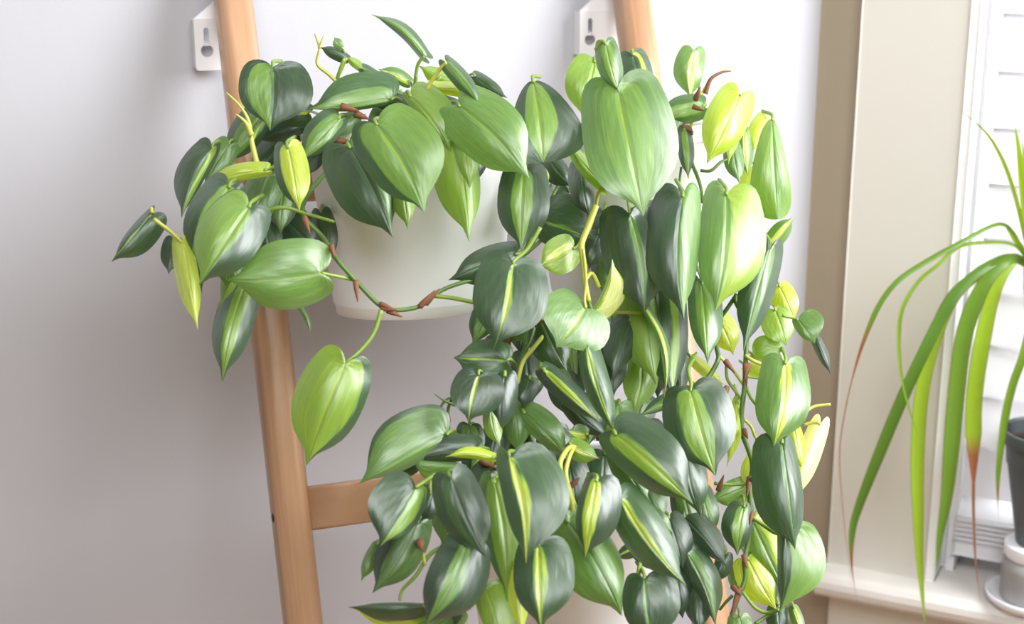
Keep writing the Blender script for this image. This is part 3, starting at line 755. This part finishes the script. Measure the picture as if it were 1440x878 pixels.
# lower plant
vine(P3, [(745, 440, .33), (752, 450, .335), (745, 480, .34), (735, 500, .345), (728, 525, .345), (726, 550, .34), (740, 600, .33), (770, 680, .33)], .0024, .0026)
vine(P3, [(766, 470, .34), (750, 490, .35), (735, 510, .352), (728, 540, .35)], .0024, .0022, M_PETY)
vine(P3, [(766, 465, .335), (762, 500, .34), (760, 530, .34), (752, 545, .34)], .003, .0026, M_PET)
vine(P3, [(640, 650, .34), (632, 610, .345), (630, 580, .345), (636, 562, .35), (650, 560, .36)], .0018, .0016)
vine(P3, [(612, 590, .35), (618, 575, .35), (628, 562, .352), (640, 558, .355)], .0014, .0012)
tube('shoot', path([(640, 570, .355), (625, 564, .355), (611, 554, .355)]), .0016, .0004, M_VINE, P3, 4, 6)
for a in ((610, 593, 630, 588), (628, 586, 632, 600), (738, 450, 770, 452), (745, 440, 755, 462), (735, 455, 742, 462), (690, 672, 705, 682), (676, 648, 700, 660), (782, 735, 795, 725), (800, 688, 815, 672), (840, 615, 862, 620)): sheath(P3, *a, .345, .0055)
vine(P3, [(805, 720, .40), (802, 700, .405), (790, 670, .41), (788, 650, .41), (798, 632, .40), (806, 628, .39)], .0028, .0022, M_PETY)
vine(P3, [(808, 712, .40), (796, 670, .405), (800, 645, .40), (808, 628, .39)], .0024, .002, M_PETY)
vine(P3, [(612, 668, .37), (606, 680, .375), (604, 695, .375)], .002, .0018, M_PET)
vine(P3, [(662, 765, .38), (630, 768, .375), (605, 780, .37), (585, 810, .365), (566, 830, .36), (562, 845, .36)], .0024, .0014, M_PET)
vine(P3, [(586, 738, .37), (592, 765, .37), (598, 795, .372)], .002, .0016, M_PETY)
vine(P3, [(606, 735, .35), (590, 728, .35), (612, 725, .35)], .0016, .0014, M_PET)
for a in ((705, 840, 708, 800), (698, 835, 704, 815), (590, 762, 594, 776)): sheath(P3, *a, .38, .006)
tube('dry_leaf', path([(716, 458, .345), (712, 475, .35), (712, 494, .35)]), .005, .001, M_BROWN, P3, 5, 8, lambda t: 1+.9*math.sin(3.1*t))
vine(P3, [(900, 792, .40), (898, 810, .41), (904, 818, .412)], .0022, .0022, M_PET)
vine(P3, [(872, 862, .39), (874, 830, .37), (868, 800, .36)], .0018, .0016)

# ---------------------------------------------------------------- spiky plant on the sill
def blade_material(name):
    m, N, L, b = mat_new(name)
    uv = N.new('ShaderNodeUVMap'); sp = N.new('ShaderNodeSeparateXYZ'); L.new(uv.outputs[0], sp.inputs[0])
    oi = N.new('ShaderNodeObjectInfo'); sc = N.new('ShaderNodeSeparateColor'); L.new(oi.outputs['Color'], sc.inputs[0])
    gm = N.new('ShaderNodeMix'); gm.data_type = 'RGBA'; gm.inputs[6].default_value = srgb(72, 118, 46); gm.inputs[7].default_value = srgb(168, 196, 40)
    nz = N.new('ShaderNodeTexNoise'); nz.inputs['Scale'].default_value = 6; mp = N.new('ShaderNodeMapping'); mp.inputs['Scale'].default_value = (5, .4, 1)
    L.new(uv.outputs[0], mp.inputs[0]); L.new(mp.outputs[0], nz.inputs[0])
    ad = N.new('ShaderNodeMath'); ad.operation = 'MULTIPLY_ADD'; ad.inputs[1].default_value = .35; L.new(nz.outputs[0], ad.inputs[0]); L.new(sc.outputs[0], ad.inputs[2])
    sb = N.new('ShaderNodeMath'); sb.operation = 'SUBTRACT'; sb.inputs[1].default_value = .17; sb.use_clamp = True; L.new(ad.outputs[0], sb.inputs[0]); L.new(sb.outputs[0], gm.inputs[0])
    # withered end: alpha says how far along it begins
    t = N.new('ShaderNodeMath'); t.operation = 'SUBTRACT'; L.new(sp.outputs[1], t.inputs[0]); L.new(oi.outputs['Alpha'], t.inputs[1])
    cr = N.new('ShaderNodeValToRGB'); e = cr.color_ramp.elements
    e[0].position = 0; e[0].color = (0, 0, 0, 1); e[1].position = .06; e[1].color = (1, 1, 1, 1)
    L.new(t.outputs[0], cr.inputs[0])
    mx = N.new('ShaderNodeMix'); mx.data_type = 'RGBA'; mx.inputs[7].default_value = srgb(150, 92, 58)
    L.new(cr.outputs[0], mx.inputs[0]); L.new(gm.outputs[2], mx.inputs[6])
    # thin purple margins
    au = N.new('ShaderNodeMath'); au.operation = 'SUBTRACT'; au.inputs[1].default_value = .5; L.new(sp.outputs[0], au.inputs[0])
    ab = N.new('ShaderNodeMath'); ab.operation = 'ABSOLUTE'; L.new(au.outputs[0], ab.inputs[0])
    gt = N.new('ShaderNodeMapRange'); gt.inputs[1].default_value = .40; gt.inputs[2].default_value = .5; gt.inputs[4].default_value = .7; L.new(ab.outputs[0], gt.inputs[0])
    m2 = N.new('ShaderNodeMix'); m2.data_type = 'RGBA'; m2.inputs[7].default_value = srgb(110, 80, 62); L.new(gt.outputs[0], m2.inputs[0]); L.new(mx.outputs[2], m2.inputs[6])
    L.new(m2.outputs[2], b.inputs['Base Color']); b.inputs['Roughness'].default_value = .42
    tr = N.new('ShaderNodeBsdfTranslucent'); L.new(m2.outputs[2], tr.inputs[0]); ms = N.new('ShaderNodeMixShader'); ms.inputs[0].default_value = .38
    L.new(b.outputs[0], ms.inputs[1]); L.new(tr.outputs[0], ms.inputs[2]); L.new(ms.outputs[0], N['Material Output'].inputs[0])
    return m
M_BLADE = blade_material('dracaena_blade')
def BP(px, py, d):
    """point seen at a pixel, d metres in front of the bay wall"""
    r = ray(px, py); q0 = C0+WN*d; return CAM+r*((q0-CAM).dot(WN)/r.dot(WN))
PD = .026                                     # distance of the trunk from the bay wall
pot_s = on_bay(1470, 620, PD)[0]
ztop = on_bay(1470, 606, PD)[1]
pc = bay_pt(pot_s, PD, zS)
drac = thing('potted_dracaena', bay_pt(pot_s, PD, ztop-.13), 'spiky potted plant with long arching strap leaves by the window blind', 'potted plant')
rD = pot_s-on_bay(1408, 615, PD)[0]
HP = .140
lathe('pot', bay_pt(pot_s, PD, ztop-HP), Z, [(.0001, .004), (rD*.42, .004), (rD*.42, 0), (rD*.45, .002), (rD*.9, HP-.017), (rD*.9, HP-.015), (rD*.99, HP-.014), (rD, HP-.012), (rD, HP-.001), (rD*.985, HP+.0005), (rD*.93, HP+.0005), (rD*.92, HP-.003), (rD*.84, HP-.04)], M_DPOT, drac)
lathe('soil', bay_pt(pot_s, PD, ztop-HP), Z, [(rD*.885, HP-.017), (rD*.4, HP-.014), (.0001, HP-.013)], M_SOIL, drac)
ct = BP(1447, 366, PD); cb_ = bay_pt(pot_s, PD, ztop-.017)
tube('trunk', [cb_, cb_*.6+ct*.4+RIGHT*.003, cb_*.25+ct*.75-RIGHT*.003, ct], .007, .0055, M_TRUNK, drac, 6, 10, lambda t: 1+.06*math.sin(60*t))
def blade(pts, w, gcol, wither=2.0, face=.35, d=None):
    """strap leaf: pts = (px, py, metres in front of the bay wall), w = width in pixels"""
    c = catmull([BP(*p) for p in pts], 6); m = len(c); vs, fs, uvs = [], [], []
    ln = [0]
    for i in range(1, m): ln.append(ln[-1]+(c[i]-c[i-1]).length)
    for i, p in enumerate(c):
        t = (c[min(i+1, m-1)]-c[max(i-1, 0)]).normalized(); vdir = (CAM-p).normalized()
        s = t.cross(vdir).normalized(); nn = s.cross(t).normalized()
        f = ln[i]/ln[-1]
        prof = min(1, .45+2.2*f)*(1 if f < .55 else max(.02, 1-((f-.55)/.45)**1.6))
        if wither < 1 and f > wither: prof *= max(.22, 1-(f-wither)*6)
        hw = .5*w*(p-CAM).dot(FWD)/F_PX*prof
        s2 = s*math.cos(face)+nn*math.sin(face)
        for k in (-1, -.5, 0, .5, 1):
            vs.append(p+s2*(hw*k)-nn*(hw*.35*(1-abs(k)))); uvs.append((.5+.5*k, f))
    for i in range(m-1):
        for k in range(4): fs.append((i*5+k, i*5+k+1, (i+1)*5+k+1, (i+1)*5+k))
    o = link('leaf', vs, fs, M_BLADE, drac, c[0], True, uvs); o.color = (gcol, 0, 0, wither if wither < 1 else 1.0)
    return o
D0 = PD
blade([(1446, 362, D0), (1441, 290, D0+.01), (1434, 220, D0+.02), (1427, 172, D0+.025)], 11, .95)
blade([(1446, 362, D0), (1446, 290, D0+.01), (1442, 230, D0+.01), (1436, 195, D0+.015)], 10, .9)
blade([(1446, 364, D0), (1434, 300, D0+.02), (1418, 245, D0+.035), (1400, 206, D0+.045), (1382, 182, D0+.055), (1355, 158, D0+.06)], 6, .7)
blade([(1446, 366, D0), (1438, 352, D0+.01), (1426, 334, D0+.02), (1413, 318, D0+.03)], 8, .7)
blade([(1444, 366, D0), (1425, 328, D0+.02), (1402, 316, D0+.04), (1350, 342, D0+.08), (1298, 371, D0+.11), (1262, 396, D0+.13), (1236, 430, D0+.14), (1216, 476, D0+.145), (1202, 520, D0+.145), (1190, 570, D0+.145), (1181, 630, D0+.14), (1183, 690, D0+.135), (1194, 800, D0+.13), (1200, 840, D0+.13)], 8, .2, .42)
blade([(1444, 366, D0), (1428, 346, D0+.02), (1400, 341, D0+.04), (1350, 347, D0+.07), (1318, 374, D0+.09), (1292, 396, D0+.1), (1270, 432, D0+.11), (1264, 470, D0+.11), (1267, 525, D0+.11), (1284, 594, D0+.105), (1304, 636, D0+.1)], 6, .45)
blade([(1444, 370, D0), (1418, 362, D0+.03), (1380, 380, D0+.06), (1345, 412, D0+.08), (1322, 450, D0+.09), (1298, 498, D0+.1), (1270, 558, D0+.105), (1240, 630, D0+.105), (1208, 712, D0+.1), (1198, 752, D0+.1), (1198, 800, D0+.1), (1206, 848, D0+.1)], 18, .12, .84)
blade([(1444, 370, D0), (1415, 366, D0+.03), (1362, 396, D0+.06), (1332, 432, D0+.075), (1310, 490, D0+.08), (1296, 556, D0+.085), (1290, 640, D0+.085), (1291, 720, D0+.085), (1294, 800, D0+.08), (1301, 882, D0+.08)], 21, .62)
blade([(1444, 372, D0), (1424, 364, D0+.03), (1396, 384, D0+.05), (1372, 424, D0+.06), (1354, 480, D0+.065), (1344, 560, D0+.065), (1337, 640, D0+.065), (1331, 700, D0+.06), (1321, 760, D0+.06), (1316, 812, D0+.06)], 25, .22)
blade([(1446, 372, D0), (1428, 366, D0+.02), (1406, 394, D0+.035), (1390, 440, D0+.04), (1378, 500, D0+.045), (1370, 560, D0+.045), (1369, 620, D0+.045), (1369, 660, D0+.045), (1369, 720, D0+.042), (1372, 790, D0+.04), (1380, 852, D0+.035)], 24, .66, .52)
blade([(1446, 374, D0), (1450, 440, D0+.04), (1440, 496, D0+.05), (1424, 542, D0+.05), (1413, 590, D0+.048), (1405, 650, D0+.045), (1403, 685, D0+.045), (1404, 735, D0+.042)], 12, .3, .83)
# off to the plant's other side
for k, (dx_, dy_) in enumerate(((70, -60), (95, 20), (60, 130), (110, 90), (80, 190))):
    blade([(1448, 370, D0), (1448+dx_*.5, 345+dy_*.2, D0+.02), (1448+dx_, 370+dy_*.6, D0+.03), (1450+dx_*1.2, 400+dy_*1.4, D0+.03)], 18, .3+.12*k)
# what it stands on
HS = ztop-HP-zS-.002
rS = .034
stand = thing('plant_stand', bay_pt(pot_s, PD, zS), 'round grey stoneware stand with a pale dished top on a white saucer', 'plant stand')
lathe('saucer', bay_pt(pot_s, PD, zS), Z, [(.0001, 0), (rS*1.25, 0), (rS*1.45, .006), (rS*1.5, .013), (rS*1.45, .014), (rS*1.35, .009), (rS*1.1, .006), (.0001, .006)], M_GLAZE, stand)
lathe('body', bay_pt(pot_s, PD, zS+.006), Z, [(.0001, 0), (rS*.96, 0), (rS, .004), (rS*1.02, HS*.5), (rS*.98, HS-.022), (.0001, HS-.022)], M_STONE, stand)
lathe('dish', bay_pt(pot_s, PD, zS+.006), Z, [(.0001, HS-.022), (rS*.9, HS-.022), (rS*.99, HS-.018), (rS*1.0, HS-.006), (rS*.97, HS-.003), (rS*.92, HS-.006), (rS*.9, HS-.0045), (.0001, HS-.0045)], M_GLAZE, stand)
